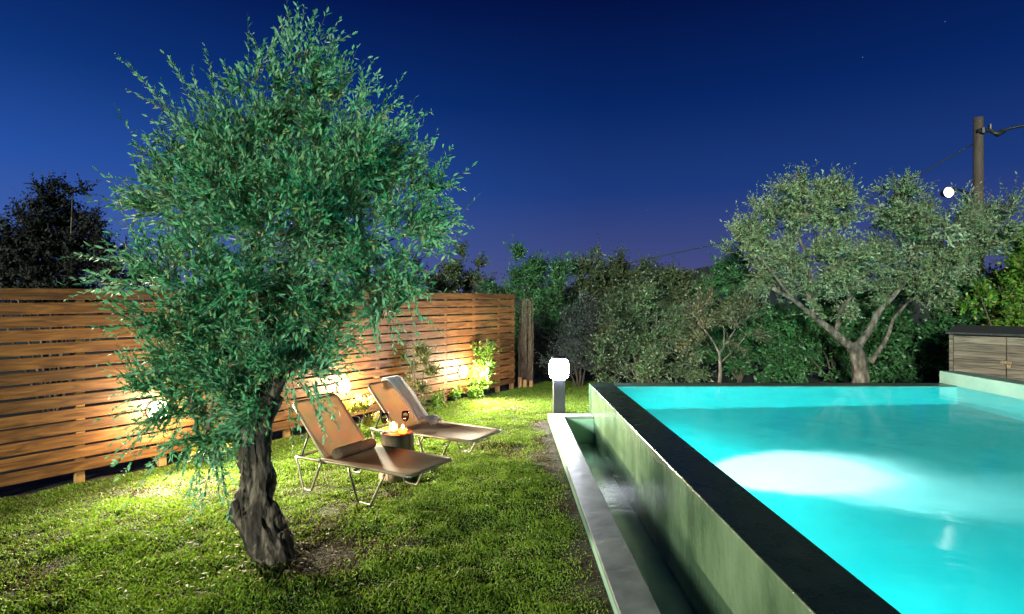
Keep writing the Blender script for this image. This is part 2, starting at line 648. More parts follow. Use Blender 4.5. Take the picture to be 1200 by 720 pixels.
# lawn sheet
gx = np.concatenate([np.arange(-9, -6, .3), np.arange(-6, X_T0, .06), [X_T0 - .002]])
gy = np.concatenate([np.arange(1.0, 9, .06), np.arange(9, 12.6, .12)])
AX, AY = np.meshgrid(gx, gy, indexing='ij')
AZ = lawn_h(AX, AY)
AZ = np.where(AY > 12.3, -.08, AZ)
verts = np.stack([AX, AY, AZ], -1).reshape(-1, 3)
nx, ny = len(gx), len(gy)
ii, jj = np.meshgrid(np.arange(nx - 1), np.arange(ny - 1), indexing='ij')
a = (ii * ny + jj).ravel()
quads = np.stack([a, a + ny, a + ny + 1, a + 1], -1)
o = fast_mesh('lawn', verts, quads.ravel(), np.arange(len(quads)) * 4, np.full(len(quads), 4), [M['soil']], smooth=True)
tag(o, kind='structure')
# a strip of lawn behind the trough end, left of the far pool edge
g = MB()
g.span((X_T0 - .002, 8.43, -.06), (X_W - .002, 8.70, .004))
g.span((X_T0 - .002, 8.702, -.06), (3.2, 12.4, .004))
tag(g.build('lawn', M['soil']), kind='structure')

# grass
FD = Vector((.598, .801, 0)).normalized()          # fence direction
FN = Vector((FD.y, -FD.x, 0))                       # towards the lawn
def fence_x(y):
    return .747 * y - 8.338


NB = 330000
by = 2.6 + (12.3 - 2.6) * RNG.random(NB * 2) ** 1.45
bx = -5.6 + (2.4 + 5.6) * RNG.random(NB * 2)
ok = (bx > fence_x(by) + .02) & ((bx < X_T0 - .01) | ((by > 8.45) & (bx < 1.25)) | (by > 8.75)) & (np.abs(bx) < by * .95 + .3)
bx, by = bx[ok], by[ok]
dry = vnoise(bx, by, .75) * .55 + vnoise(bx + 3, by + 7, 2.6) * .45 - .10 * np.clip(2.2 - (bx - fence_x(by)), 0, 2.2) / 2.2
strip = np.clip(1 - np.abs(bx - (X_T0 - .02)) / .34, 0, 1)                           # bare strip along the trough wall
strip *= (by < 8.4)
root_bare = np.clip(1 - np.hypot(bx + 1.42, (by - 3.8) * 1.2) / .55, 0, 1)              # bare soil round the tree
p_keep = np.clip(1.1 - strip * .75 * vnoise(bx, by, 3) - root_bare * .4 - np.clip(dry - .6, 0, 1) * 2, .05, 1)
ok = RNG.random(len(bx)) < p_keep
bx, by, dry, strip, root_bare = bx[ok][:NB], by[ok][:NB], dry[ok][:NB], strip[ok][:NB], root_bare[ok][:NB]
n = len(bx)
dry = dry - .16 * np.clip(1.6 - (bx - fence_x(by)), 0, 1.6) / 1.6
isdry = (RNG.random(n) < np.clip((dry - .50) * 2.4 + .06 + strip * .95 + root_bare * .8, 0, .95)).astype(int)
tuft = vnoise(bx + 20, by, 7)
hgt = (.010 + .016 * RNG.random(n)) * (.55 + .9 * tuft) * (1 - .45 * strip) * (1 - .3 * isdry)
ang = RNG.random(n) * 6.283
wid = (.0028 + .0022 * RNG.random(n)) * (1 + .14 * np.maximum(by - 3, 0))
lean = RNG.random(n) * 1.7
la = RNG.random(n) * 6.283
base = np.stack([bx, by, np.where(bx > X_T0, .004, lawn_h(bx, by)) - .004], -1)
side = np.stack([np.cos(ang), np.sin(ang), np.zeros(n)], -1) * wid[:, None]
tip = base + np.stack([np.cos(la) * lean * hgt, np.sin(la) * lean * hgt, hgt], -1)
midp = base + np.stack([np.cos(la) * lean * hgt * .3, np.sin(la) * lean * hgt * .3, hgt * .6], -1)
V = np.stack([base - side, base + side, midp + side * .75, tip, midp - side * .75], 1).reshape(-1, 3)
loops = np.arange(n * 5)
gr = fast_mesh('grass', V, loops, np.arange(n) * 5, np.full(n, 5), [M['grass'], M['dry_grass']], mat_idx=isdry)
tag(gr, 'short green lawn grass with dry brown patches beside the pool', 'grass', kind='stuff')

# far hillside
g = MB()
prof = []
for k in range(60):
    x = -260 + 900 * k / 59
    prof.append((x, 6 + 17 * math.exp(-((x - 150) / 75) ** 2) + 2.0 * math.sin(x * .05) + 1.2 * math.sin(x * .13 + 1)))
for x, z in prof:
    g.v += [(x, 360, -2), (x, 390 + .1 * x, z), (x, 560, -2)]
for k in range(59):
    a = k * 3
    g.f += [(a, a + 3, a + 4, a + 1), (a + 1, a + 4, a + 5, a + 2)]
tag(g.build('hills', M['hill'], smooth=True), kind='structure')

# ================================================================== pool
pool = empty('swimming_pool', (X_W, Y_END, 0))
tag(pool, 'raised swimming pool lit turquoise from within, with dark wet coping', 'swimming pool')
w = MB()
w.span((X_W, Y_END, -.62), (X_IN - .02, Y_FAR, Z_COP - .004))
w.span((X_IN - .018, Y_FAR0 + .02, -.62), (X_R2, Y_FAR, Z_COP - .035))
w.span((X_T0, Y_END - .3, -.62), (X_R2, Y_END - .003, Z_COP - .004))
w.build('outer_wall', M['plaster'], pool, world=True, bevel=.006)
c = MB()
c.span((X_W + .003, Y_END, Z_COP - .003), (X_IN, Y_FAR + .001, Z_COP))
c.span((X_IN - .018, Y_END, Z_COP - .20), (X_IN, Y_FAR0 + .018, Z_COP - .0035))
c.build('coping', M['coping'], pool, world=True, bevel=.0012)
c = MB()
c.span((X_IN + .001, Y_FAR0, Z_COP - .034), (X_R - .002, Y_FAR + .001, Z_COP))
c.build('far_rim', M['far_rim'], pool, world=True, bevel=.004)
b = MB()
x0, x1, y0, y1, z0, z1 = X_IN, X_R, Y_END, Y_FAR0, -1.07, Z_COP - .034
b.add([(x0, y0, z0), (x1, y0, z0), (x1, y1, z0), (x0, y1, z0), (x0, y0, z1), (x1, y0, z1), (x1, y1, z1), (x0, y1, z1)],
      [(0, 1, 2, 3), (0, 4, 5, 1), (1, 5, 6, 2), (2, 6, 7, 3), (3, 7, 4, 0)])
b.build('basin', M['basin'], pool, world=True)
l = MB()
l.span((X_R, Y_END, Z_COP - .033), (X_R2, Y_FAR + .05, .69))
l.build('raised_ledge', M['ledge'], pool, world=True, bevel=.01)
wt_ = MB()
wt_.add([(X_IN, Y_END, .499), (X_R, Y_END, .499), (X_R, Y_FAR0, .499), (X_IN, Y_FAR0, .499)], [(0, 1, 2, 3)])
tag(wt_.build('pool_water', M['water']), kind='structure')

tr = empty('overflow_trough', (X_T0, Y_END, 0))
tag(tr, 'low grey overflow channel with a thick cement rim between pool wall and lawn', 'trough')
t_ = MB()
t_.span((X_T0, Y_END, -.6), (X_T1, 8.42, .066))
t_.span((X_T1 + .001, 8.20, -.6), (X_W - .002, 8.42, .066))
t_.build('channel_wall', M['channel'], tr, world=True)
t_ = MB()
t_.span((X_T0 - .002, Y_END, .067), (X_T1 + .002, 8.422, .10))
t_.span((X_T1 + .003, 8.198, .067), (X_W - .002, 8.422, .10))
t_.build('rim', M['trough_stone'], tr, world=True, bevel=.006)
t_ = MB()
t_.span((X_T1 + .001, Y_END, -.6), (X_W - .001, 8.2, -.36))
t_.build('channel_floor', M['channel'], tr, world=True)
t_ = MB()
t_.add([(X_T1, Y_END, -.27), (X_W, Y_END, -.27), (X_W, 8.2, -.27), (X_T1, 8.2, -.27)], [(0, 1, 2, 3)])
tag(t_.build('trough_water', M['trough_water']), kind='structure')


def lamp(name, kind, loc, power, col, radius=.05, **kw):
    d = bpy.data.lights.new(name, kind)
    d.energy = power
    d.color = col
    d.shadow_soft_size = radius
    for k, v in kw.items():
        setattr(d, k, v)
    o_ = bpy.data.objects.new(name, d)
    COL.objects.link(o_)
    o_.location = loc
    return o_


# unseen underwater lamps in the left pool wall, extra ones added for even light
for (ly, pw) in ((3.1, 90), (5.75, 170), (7.2, 30)):
    s = lamp('pool_fill_lamp', 'SPOT', (X_IN + .06, ly, -.35), pw, (.06, 1.0, .96), .08, spot_size=R(175), spot_blend=.3)
    s.rotation_euler = Vector((1, 0, -.2)).to_track_quat('-Z', 'Y').to_euler()

for lx in (2.9, 5.3):                                       # two fill lamps added at the unseen near end to brighten the far wall
    s = lamp('pool_end_fill', 'SPOT', (lx, Y_END + .06, -.45), 1900, (.06, 1.0, .96), .08, spot_size=R(170), spot_blend=.4)
    s.rotation_euler = Vector((0, 1, -.05)).to_track_quat('-Z', 'Y').to_euler()
s = lamp('pool_lamp_beam', 'SPOT', (X_IN + .06, 5.72, -.30), 8500, (1, .48, .45), .05, spot_size=R(49), spot_blend=1.0)
s.rotation_euler = (Vector((2.62, 5.75, -1.07)) - s.location).to_track_quat('-Z', 'Y').to_euler()

s = lamp('patch_tail_spot', 'SPOT', (X_IN + .06, 5.66, -.26), 1200, (1, .55, .52), .05, spot_size=R(30), spot_blend=1.0)  # added spot, draws the bright floor patch out to the right
s.rotation_euler = (Vector((3.75, 5.15, -1.07)) - s.location).to_track_quat('-Z', 'Y').to_euler()

# ================================================================== fence
f0 = Vector((fence_x(3.6), 3.6, 0))
fence = empty('wooden_fence', f0, math.atan2(FD.y, FD.x))
tag(fence, 'tall orange pine fence of horizontal boards running along the lawn', 'fence')
x_of = lambda Y: (Y - 3.6) / FD.y
x_end = x_of(11.38)
pst = [x_of(5.58 + .6 * k) for k in range(-3, 10)] + [x_end - .04]
for x in pst:
    q = MB()
    q.box((x, .036, .93), (.075, .066, 1.90))
    q.build('post', M['post'], fence, bevel=.004)
edges = [0] + [pst[k] for k in range(2, 13, 2)] + [x_end]
NBD, PITCH = 14, .1285
for k in range(len(edges) - 1):
    q = MB()
    for r_ in range(NBD):
        z = .105 + PITCH * (r_ + .5)
        rot = Matrix.Rotation(random.uniform(-.0035, .0035), 3, 'Y')
        q.box(((edges[k] + edges[k + 1]) / 2, -.0135 + random.uniform(-.002, .002), z + random.uniform(-.004, .004)),
              (edges[k + 1] - edges[k] - .004, .024, PITCH - .022), rot)
    q.build('slat_panel', M['wood'], fence, bevel=.003)

# brushwood screen beyond the end of the fence
s0 = Vector((.26, 11.75, 0))
sc_ = empty('brushwood_screen', s0)
tag(sc_, 'short brown brushwood screen just past the end of the pine fence', 'fence')
q = MB()
for k in range(40):
    x = k * .0075 + random.uniform(-.004, .004)
    hh = 1.78 + random.uniform(-.05, .04)
    y = random.uniform(-.02, .02)
    q.tube([(x, y, 0), (x + random.uniform(-.02, .02), y + random.uniform(-.015, .015), hh * .5), (x + random.uniform(-.03, .03), y, hh)], [.006, .006, .004], 5)
q.build('stick_panel', M['reed'], sc_)
q = MB()
q.box((.14, .05, .85), (.06, .06, 1.7))
q.build('post', M['greywood'], sc_)
# little edging stakes
for k, (px, h_) in enumerate(((609, .20), (615, .15), (622, .13))):
    Y = 11.55
    q = MB()
    q.tube([(0, 0, -.05), (.004, 0, h_ * .6), (.002, .004, h_)], [.045, .044, .040], 10, lump=.08, seed=k)
    o = q.build('edging_stake', M['post'])
    o.location = ((px - CX) / F * Y, Y, 0)
    tag(o, ('tallest stubby round stake at the foot of the brushwood screen', 'middle stubby round stake at the foot of the brushwood screen',
            'shortest stubby round stake, farthest from the pine fence')[k], 'stake', 'stubby stakes by the brushwood screen')

# fence lamps
FL = [(190, 480, 6.12, 'behind the olive branches'), (400, 453, 8.05, 'behind the sun lounger with the rolled towel'), (540, 435, 10.09, 'beside the bright green shrub')]
for k, (px, py, Y, where) in enumerate(FL):
    base = Vector((fence_x(Y), Y, 0)) + FN * .028
    z = H - (py - CY) / F * Y
    e = empty('fence_lamp', (base.x, base.y, z), math.atan2(FN.y, FN.x))
    tag(e, 'round lit lamp on the pine fence ' + where, 'wall lamp', 'round lamps fixed along the fence')
    def disc(prof, x0=0):
        q = MB()
        q.lathe([(r_, h_) for r_, h_ in prof], n=24)
        q.v = [(v[2] + x0, v[0], v[1]) for v in q.v]
        return q
    disc([(0, 0), (.105, 0), (.105, .03), (.092, .04)]).build('housing', M['white_plastic'], e, smooth=False)
    disc([(.091, .038), (.085, .058), (.06, .078), (.03, .086), (0, .088)]).build('diffuser', M['bulb_warm'], e, smooth=True)
    p = base + FN * .26
    lamp('fence_lamp_light', 'POINT', (p.x, p.y, z + .02), (110, 150, 150)[k], (1, .80, .50), .09)
    sp = lamp('fence_lamp_beam', 'SPOT', (p.x, p.y, z + .02), (1350, 1500, 1300)[k], (1, .90, .66), .09, spot_size=R(160), spot_blend=1.0)
    sp.rotation_euler = (FN + Vector((0, 0, -.16))).to_track_quat('-Z', 'Y').to_euler()

# bollard lamp
bl = empty('bollard_lamp', P(655, 485, 8.9) * Vector((1, 1, 0)) if False else (P(655, 485, 8.9).x, 8.9, 0))
tag(bl, 'lit bollard lamp on a dark square post at the corner of the trough', 'bollard lamp')
q = MB()
q.box((0, 0, .265), (.18, .18, .55))
q.build('post', M['lampbody'], bl, bevel=.006)
q = MB()
q.lathe([(.02, .545), (.10, .545), (.135, .57), (.15, .62), (.155, .70), (.15, .78), (.13, .83), (.09, .855)], n=28)
q.build('diffuser', M['bulb_cool'], bl, smooth=True)
q = MB()
q.lathe([(.0, .90), (.11, .893), (.12, .875), (.11, .852), (0, .85)], n=28)
q.build('cap', M['lampbody'], bl, smooth=False)


# ================================================================== trees
LEAF = np.array([[0, 0], [-.5, .35], [.5, .35], [-.42, .68], [.42, .68], [0, 1.0]])


def leaves(pos, d, nrm, ln, wd, name, m, parent, off):
    n = len(pos)
    sx = unit(np.cross(d, nrm))
    nn = np.cross(sx, d)
    V = np.empty((n, 6, 3))
    cup = .10
    for k, (a, t) in enumerate(LEAF):
        V[:, k] = pos + sx * (a * wd)[:, None] + d * (t * ln)[:, None] + nn * ((abs(a) * cup - .12 * t * t) * ln * .6)[:, None]
    V = V.reshape(-1, 3) - np.array(off)
    b = (np.arange(n) * 6)[:, None]
    L_ = (b + np.array([0, 2, 1, 1, 2, 4, 3, 3, 4, 5])).ravel()
    st = (np.arange(n)[:, None] * 10 + np.array([0, 3, 7])).ravel()
    to = np.tile([3, 4, 3], n)
    return fast_mesh(name, V, L_, st, to, [m], parent)


def twigs_in_blobs(blobs, n_twigs, up=.5, spread=.6, shell=.55, rnd=.5, clus=20):
    """blobs: (center, radii) world; returns starts and directions"""
    c = np.array([b[0] for b in blobs])
    r = np.array([b[1] for b in blobs])
    vol = np.array([b[2] if len(b) > 2 else 1 for b in blobs]) * np.prod(r, 1) ** .75
    nc = max(4, n_twigs // clus)
    idx = RNG.choice(len(blobs), nc, p=vol / vol.sum())
    dirs = unit(RNG.normal(size=(nc, 3)))
    rad = RNG.random(nc) ** shell
    cs = c[idx] + dirs * r[idx] * rad[:, None] * .88
    cd = unit(dirs * spread + np.array([0, 0, up]) + RNG.normal(size=(nc, 3)) * rnd)
    csz = r[idx].mean(1) * RNG.uniform(.30, .62, nc)
    k = RNG.integers(0, nc, n_twigs)
    t = RNG.random(n_twigs)
    s = cs[k] + cd[k] * ((t - .35) * csz[k])[:, None] + RNG.normal(size=(n_twigs, 3)) * (csz[k] * .24 * (1.2 - .7 * t))[:, None]
    d = unit(cd[k] * 1.0 + RNG.normal(size=(n_twigs, 3)) * .38)
    return s, d


def grow(s, d, L, nl, ll, lw, ang=48, curve=.25):
    """leaf positions along twigs; returns arrays for leaves() plus twig polylines"""
    n = len(s)
    bend = RNG.normal(size=(n, 3)) * curve
    t = (np.arange(nl) + .6) / nl
    T = np.repeat(t[None], n, 0) + RNG.normal(size=(n, nl)) * .03
    pos = s[:, None] + d[:, None] * (T * L[:, None])[..., None] + bend[:, None] * (T ** 2 * L[:, None])[..., None]
    tang = unit(d[:, None] + 2 * bend[:, None] * T[..., None])
    ref = unit(np.cross(d, RNG.normal(size=(n, 3))))
    ref2 = np.cross(d, ref)
    ph = (np.arange(nl) * 2.4)[None] + RNG.normal(size=(n, nl)) * .35
    perp = ref[:, None] * np.cos(ph)[..., None] + ref2[:, None] * np.sin(ph)[..., None]
    A = np.radians(ang + RNG.normal(size=(n, nl)) * 14)
    ld = unit(tang * np.cos(A)[..., None] + perp * np.sin(A)[..., None])
    nr = unit(tang - ld * np.sum(tang * ld, -1, keepdims=True) + RNG.normal(size=(n, nl, 3)) * .25)
    size = (.65 + .6 * RNG.random((n, nl))) * (1 - .25 * T)
    keep = RNG.random((n, nl)) < .93
    k = keep.ravel()
    return (pos.reshape(-1, 3)[k], ld.reshape(-1, 3)[k], nr.reshape(-1, 3)[k], (ll * size).ravel()[k], (lw * size).ravel()[k]), \
        (s, s + d * (L * .55)[:, None] + bend * (L * .3)[:, None], s + d * L[:, None] + bend * L[:, None])


def twig_mesh(lines, r0, name, m, parent, off):
    """thin three-sided twigs"""
    a, b, c = lines
    n = len(a)
    u = unit(np.cross(c - a, RNG.normal(size=(n, 3))))
    v = unit(np.cross(c - a, u))
    V = np.empty((n, 9, 3))
    for i, (p, r_) in enumerate(((a, r0), (b, r0 * .7), (c, r0 * .3))):
        for k in range(3):
            an = 2.094 * k
            V[:, i * 3 + k] = p + (u * math.cos(an) + v * math.sin(an)) * r_
    V = V.reshape(-1, 3) - np.array(off)
    f = []
    for i in (0, 3):
        for k in range(3):
            f += [i + k, i + (k + 1) % 3, i + 3 + (k + 1) % 3, i + 3 + k]
    L_ = ((np.arange(n) * 9)[:, None] + np.array(f)).ravel()
    return fast_mesh(name, V, L_, np.arange(n * 6) * 4, np.full(n * 6, 4), [m], parent)


def px_blobs(lst, Y, depth=.85):
    out = []
    for b in lst:
        px, py, r = b[:3]
        dy = b[3] if len(b) > 3 else RNG.uniform(-.5, .5) * r / F * Y
        yy = Y + dy
        rr = r / F * Y
        out.append((np.array(P(px, py, yy)), np.array([rr, rr * depth, rr])))
    return out


def smooth_path(pts, n=14):
    """Catmull-Rom through points"""
    pts = [Vector(p) for p in pts]
    q = [pts[0] * 2 - pts[1]] + pts + [pts[-1] * 2 - pts[-2]]
    out = []
    seg = len(pts) - 1
    per = max(2, n // seg)
    for i in range(seg):
        p0, p1, p2, p3 = q[i:i + 4]
        for k in range(per):
            t = k / per
            out.append(.5 * ((2 * p1) + (p2 - p0) * t + (2 * p0 - 5 * p1 + 4 * p2 - p3) * t * t + (3 * p1 - p0 - 3 * p2 + p3) * t ** 3))
    out.append(pts[-1])
    return out


def taper(n, r0, r1):
    return [r0 + (r1 - r0) * (k / (n - 1)) ** .8 for k in range(n)]


# ---- the near olive
YT = 3.95
tree = empty('olive_tree', G(318, 656) * Vector((1, 1, 0)) if False else (G(318, 656).x, G(318, 656).y, 0))
tag(tree, 'near olive tree with a gnarled dark trunk and dense green crown', 'tree')
B = np.array(tree.location)
tp = [(326, 672, 0), (320, 648, 0), (309, 620, 0), (300, 595, .0), (299, 570, .02), (301, 545, .03), (298, 520, .04), (303, 495, .05), (316, 465, .05)]
path = smooth_path([P(x, y, B[1] + dy) for x, y, dy in tp], 32)
rpx = np.interp(np.linspace(0, 1, len(path)), [0, .08, .2, .35, .45, .6, .75, .88, 1], [21, 22, 24, 23, 20, 18, 17, 15, 13])
q = MB()
q.tube(path, [r_ / F * B[1] for r_ in rpx], 22, lump=.20, seed=5)
# a burl on the left and root flares
bc = P(281, 598, B[1] - .02)
q.tube([bc + Vector((.06, .0, .10)), bc + Vector((.02, -.03, .05)), bc + Vector((.0, -.03, 0)), bc + Vector((.03, -.02, -.07)), bc + Vector((.10, 0, -.16))],
       [.03, .06, .075, .065, .03], 14, lump=.22, seed=9)
for k_, (sx_, r_) in enumerate(((-8, 10), (6, 11), (12, 9), (-3, 9))):      # twisting strands of old wood
    sp_ = [P(x + sx_ * math.cos(i_ * .55 + k_), y, B[1] + dy - r_ / F * 3.9 * (.9 + .5 * math.sin(i_ * .5 + k_ * 1.7))) for i_, (x, y, dy) in enumerate(tp)]
    pth = smooth_path(sp_, 28)
    q.tube(pth, [r_ / F * 3.9 * (1.1 - .5 * i_ / len(pth)) for i_ in range(len(pth))], 12, lump=.22, seed=40 + k_)
for k, (a, ln) in enumerate(((-.3, .18), (5.4, .17))):
    d = Vector((math.cos(a), math.sin(a), 0))
    b0 = Vector((B[0], B[1], 0))
    q.tube([b0 + d * .07 + Vector((0, 0, .20)), b0 + d * .10 + Vector((0, 0, .08)), b0 + d * ln + Vector((0, 0, -.03))], [.045, .04, .03], 10, lump=.2, seed=20 + k)
crown_px = [(350, 38, 16), (342, 75, 32), (368, 85, 26), (302, 130, 44), (392, 130, 44), (240, 155, 36), (330, 175, 85), (430, 185, 62), (250, 215, 70), (400, 245, 82), (480, 235, 42),
            (320, 275, 92), (198, 298, 50), (460, 290, 50), (230, 350, 66), (330, 365, 76), (270, 415, 66), (350, 420, 42), (200, 425, 46), (430, 330, 42),
            (225, 478, 38), (305, 458, 36), (272, 468, 34), (330, 448, 32), (228, 455, 36), (165, 320, 28), (240, 525, 20), (455, 365, 28), (185, 240, 34), (255, 490, 28), (175, 500, 18), (370, 380, 45),
            (180, 460, 30), (500, 265, 28)]
crown_px = [(x, y + 26, r_ * .86) if y < 200 else ((x + 12, y, r_ * .85) if x < 215 else (x, y, r_)) for x, y, r_ in crown_px]
bl_ = px_blobs(crown_px, YT, .95)
fork = path[-4]
rr = random.Random(3)
mains = {}
for k, (cxp, cyp, r_) in enumerate([(250, 380, 9), (330, 350, 11), (400, 300, 9), (290, 250, 9), (230, 300, 7)]):
    tgt = P(cxp, cyp, YT + rr.uniform(.15, .5))
    mid = (fork + tgt) / 2 + Vector((rr.uniform(-.08, .08), rr.uniform(-.1, .1), .03))
    pth = smooth_path([fork, mid, tgt], 8)
    q.tube(pth, taper(len(pth), r_ / F * YT, .022), 8, lump=.12, seed=k)
    mains[k] = tgt
for c_, r_ in bl_:
    tgt = Vector(c_)
    src = min(mains.values(), key=lambda m_: (m_ - tgt).length)
    if (src - tgt).length < .05:
        continue
    mid = (src + tgt) / 2 + Vector((rr.uniform(-.1, .1), rr.uniform(-.1, .1), rr.uniform(-.02, .1)))
    pth = smooth_path([src, mid, tgt], 6)
    q.tube(pth, taper(len(pth), .02, .007), 6, lump=.1, seed=int(c_[0] * 100) % 97)
tk = q.build('trunk', M['bark'], tree, world=True, smooth=True)
sb_ = tk.modifiers.new('sub', 'SUBSURF')
sb_.subdivision_type = 'SIMPLE'
sb_.levels = sb_.render_levels = 2
for nm_, sz_, st_ in (('bark_folds', .075, .030), ('bark_chips', .022, .012)):
    tx_ = bpy.data.textures.new(nm_, 'CLOUDS')
    tx_.noise_scale = sz_
    tx_.noise_depth = 3
    dm_ = tk.modifiers.new(nm_, 'DISPLACE')
    dm_.texture = tx_
    dm_.strength = st_
    dm_.mid_level = .5
    dm_.texture_coords = 'LOCAL'
s, d = twigs_in_blobs(bl_, 5000, up=.8, spread=.8, shell=.45, rnd=.3, clus=15)
low = s[:, 2] < 1.08
d[low] = unit(d[low] + np.array([-.25, 0, -.75]))
L = RNG.uniform(.14, .34, len(s))
lv, ln_ = grow(s, d, L, 16, .058, .0160, ang=34)
# long shoots that break the outline
sh = [((330, 95), (346, -2)), ((345, 80), (352, 8)), ((365, 90), (386, 12)), ((300, 90), (290, 22)), ((320, 80), (318, 40)), ((215, 145), (155, 70)), ((235, 140), (204, 62)),
      ((255, 130), (238, 60)), ((400, 110), (412, 62)), ((410, 130), (440, 85)), ((430, 140), (470, 88)), ((450, 160), (497, 135)), ((470, 190), (512, 170)), ((490, 220), (535, 212)),
      ((490, 250), (538, 245)), ((490, 270), (535, 285)), ((470, 300), (510, 318)), ((180, 230), (135, 212)), ((200, 220), (180, 180)), ((160, 310), (85, 300)), ((165, 335), (95, 318)),
      ((190, 440), (138, 445)), ((200, 470), (135, 515)), ((190, 490), (130, 528)), ((230, 520), (205, 560)), ((240, 530), (232, 600)), ((255, 520), (262, 572)), ((215, 500), (170, 548)),
      ((350, 440), (392, 475)), ((360, 450), (378, 492)), ((440, 345), (470, 388)), ((430, 350), (440, 390)), ((460, 340), (505, 348)), ((270, 110), (262, 70)), ((385, 100), (398, 45)),
      ((340, 440), (348, 500)), ((220, 180), (172, 140)), ((210, 200), (165, 170)), ((460, 190), (490, 160)), ((430, 150), (455, 120)), ((310, 90), (330, 30)), ((355, 60), (368, 12)), ((340, 60), (338, 10)), ((375, 90), (396, 60)), ((420, 120), (428, 78)), ((290, 110), (276, 80)), ((300, 100), (305, 48)), ((480, 210), (528, 232)), ((480, 255), (530, 268)), ((445, 170), (480, 118)), ((470, 310), (492, 352)), ((150, 340), (112, 340)), ((225, 160), (195, 100))]
ss, sd, sl = [], [], []
for (a_, b_) in sh:
    for rep in range(3):
        ya = YT + RNG.uniform(-.35, .3)
        pa, pb = np.array(P(a_[0] + RNG.uniform(-10, 10), a_[1] + RNG.uniform(-8, 8), ya)), np.array(P(b_[0] + RNG.uniform(-8, 8) * rep, b_[1] + RNG.uniform(0, 25) * rep, ya + RNG.uniform(-.12, .12)))
        ss.append(pa); sd.append(unit(pb - pa)); sl.append(np.linalg.norm(pb - pa))
lv2, ln2 = grow(np.array(ss), np.array(sd), np.array(sl), 30, .052, .0175, curve=.07, ang=34)
lv = [np.concatenate([a_, b_]) for a_, b_ in zip(lv, lv2)]
leaves(*lv, 'crown', M['olive'], tree, B)
twig_mesh([np.concatenate([a_, b_]) for a_, b_ in zip(ln_, ln2)], .0028, 'twigs', M['twig'], tree, B)


# leaves fallen on the lawn round the trunk
nf = 420
fa, fr = RNG.random(nf) * 6.283, np.abs(RNG.normal(size=nf)) * .75 + .12
fx, fy = B[0] + np.cos(fa) * fr, B[1] + np.sin(fa) * fr * .9
okf = (fx < X_T0 - .05) & (fx > fence_x(fy) + .1)
fx, fy = fx[okf], fy[okf]
fp_ = np.stack([fx, fy, lawn_h(fx, fy) + .014 + RNG.random(len(fx)) * .012], -1)
fd = unit(np.stack([RNG.normal(size=len(fx)), RNG.normal(size=len(fx)), RNG.normal(size=len(fx)) * .25], -1))
fnn = unit(np.array([0, 0, 1.0]) + RNG.normal(size=(len(fx), 3)) * .35)
fo = leaves(fp_, fd, fnn, RNG.uniform(.035, .055, len(fx)), RNG.uniform(.009, .014, len(fx)), 'fallen_leaves', M['fallen'], None, (0, 0, 0))
tag(fo, 'dry narrow leaves fallen on the grass round the near olive trunk', 'leaves', kind='stuff')


def plant(name, label, cat, base, blobs, leafm, n_twigs, nl, ll, lw, stems=None, barkm='twig', up=.5, spread=.7, tl=(.2, .45), shell=.5, group=None, twig_r=.004, stem_r=None, rnd=.5, ang=48, clus=20):
    e_ = empty(name, (base[0], base[1], 0))
    tag(e_, label, cat, group)
    off = np.array(e_.location)
    q = MB()
    if stems is None:
        rr = random.Random(len(label))
        b0 = Vector((base[0], base[1], -.05))
        for c_, r_ in blobs:
            t_ = Vector(c_)
            mid = b0.lerp(t_, .5) + Vector((rr.uniform(-.1, .1), rr.uniform(-.1, .1), .1))
            pth = smooth_path([b0 + Vector((rr.uniform(-.06, .06), rr.uniform(-.06, .06), 0)), mid, t_], 6)
            q.tube(pth, taper(len(pth), stem_r or .03, .008), 6, lump=.1)
    else:
        for pts, r0, r1 in stems:
            pth = smooth_path(pts, 12)
            q.tube(pth, taper(len(pth), r0, r1), 10, lump=.14, seed=int(r0 * 1000))
    q.build('trunk', M[barkm], e_, world=True, smooth=True)
    s, d = twigs_in_blobs(blobs, n_twigs, up=up, spread=spread, shell=shell, rnd=rnd, clus=clus)
    L = RNG.uniform(*tl, len(s))
    lv, ln_ = grow(s, d, L, nl, ll, lw, ang=ang)
    k = lv[0][:, 2] > .01
    leaves(*[a_[k] for a_ in lv], 'crown', M[leafm], e_, off)
    if twig_r:
        twig_mesh(ln_, twig_r, 'twigs', M[barkm], e_, off)
    return e_


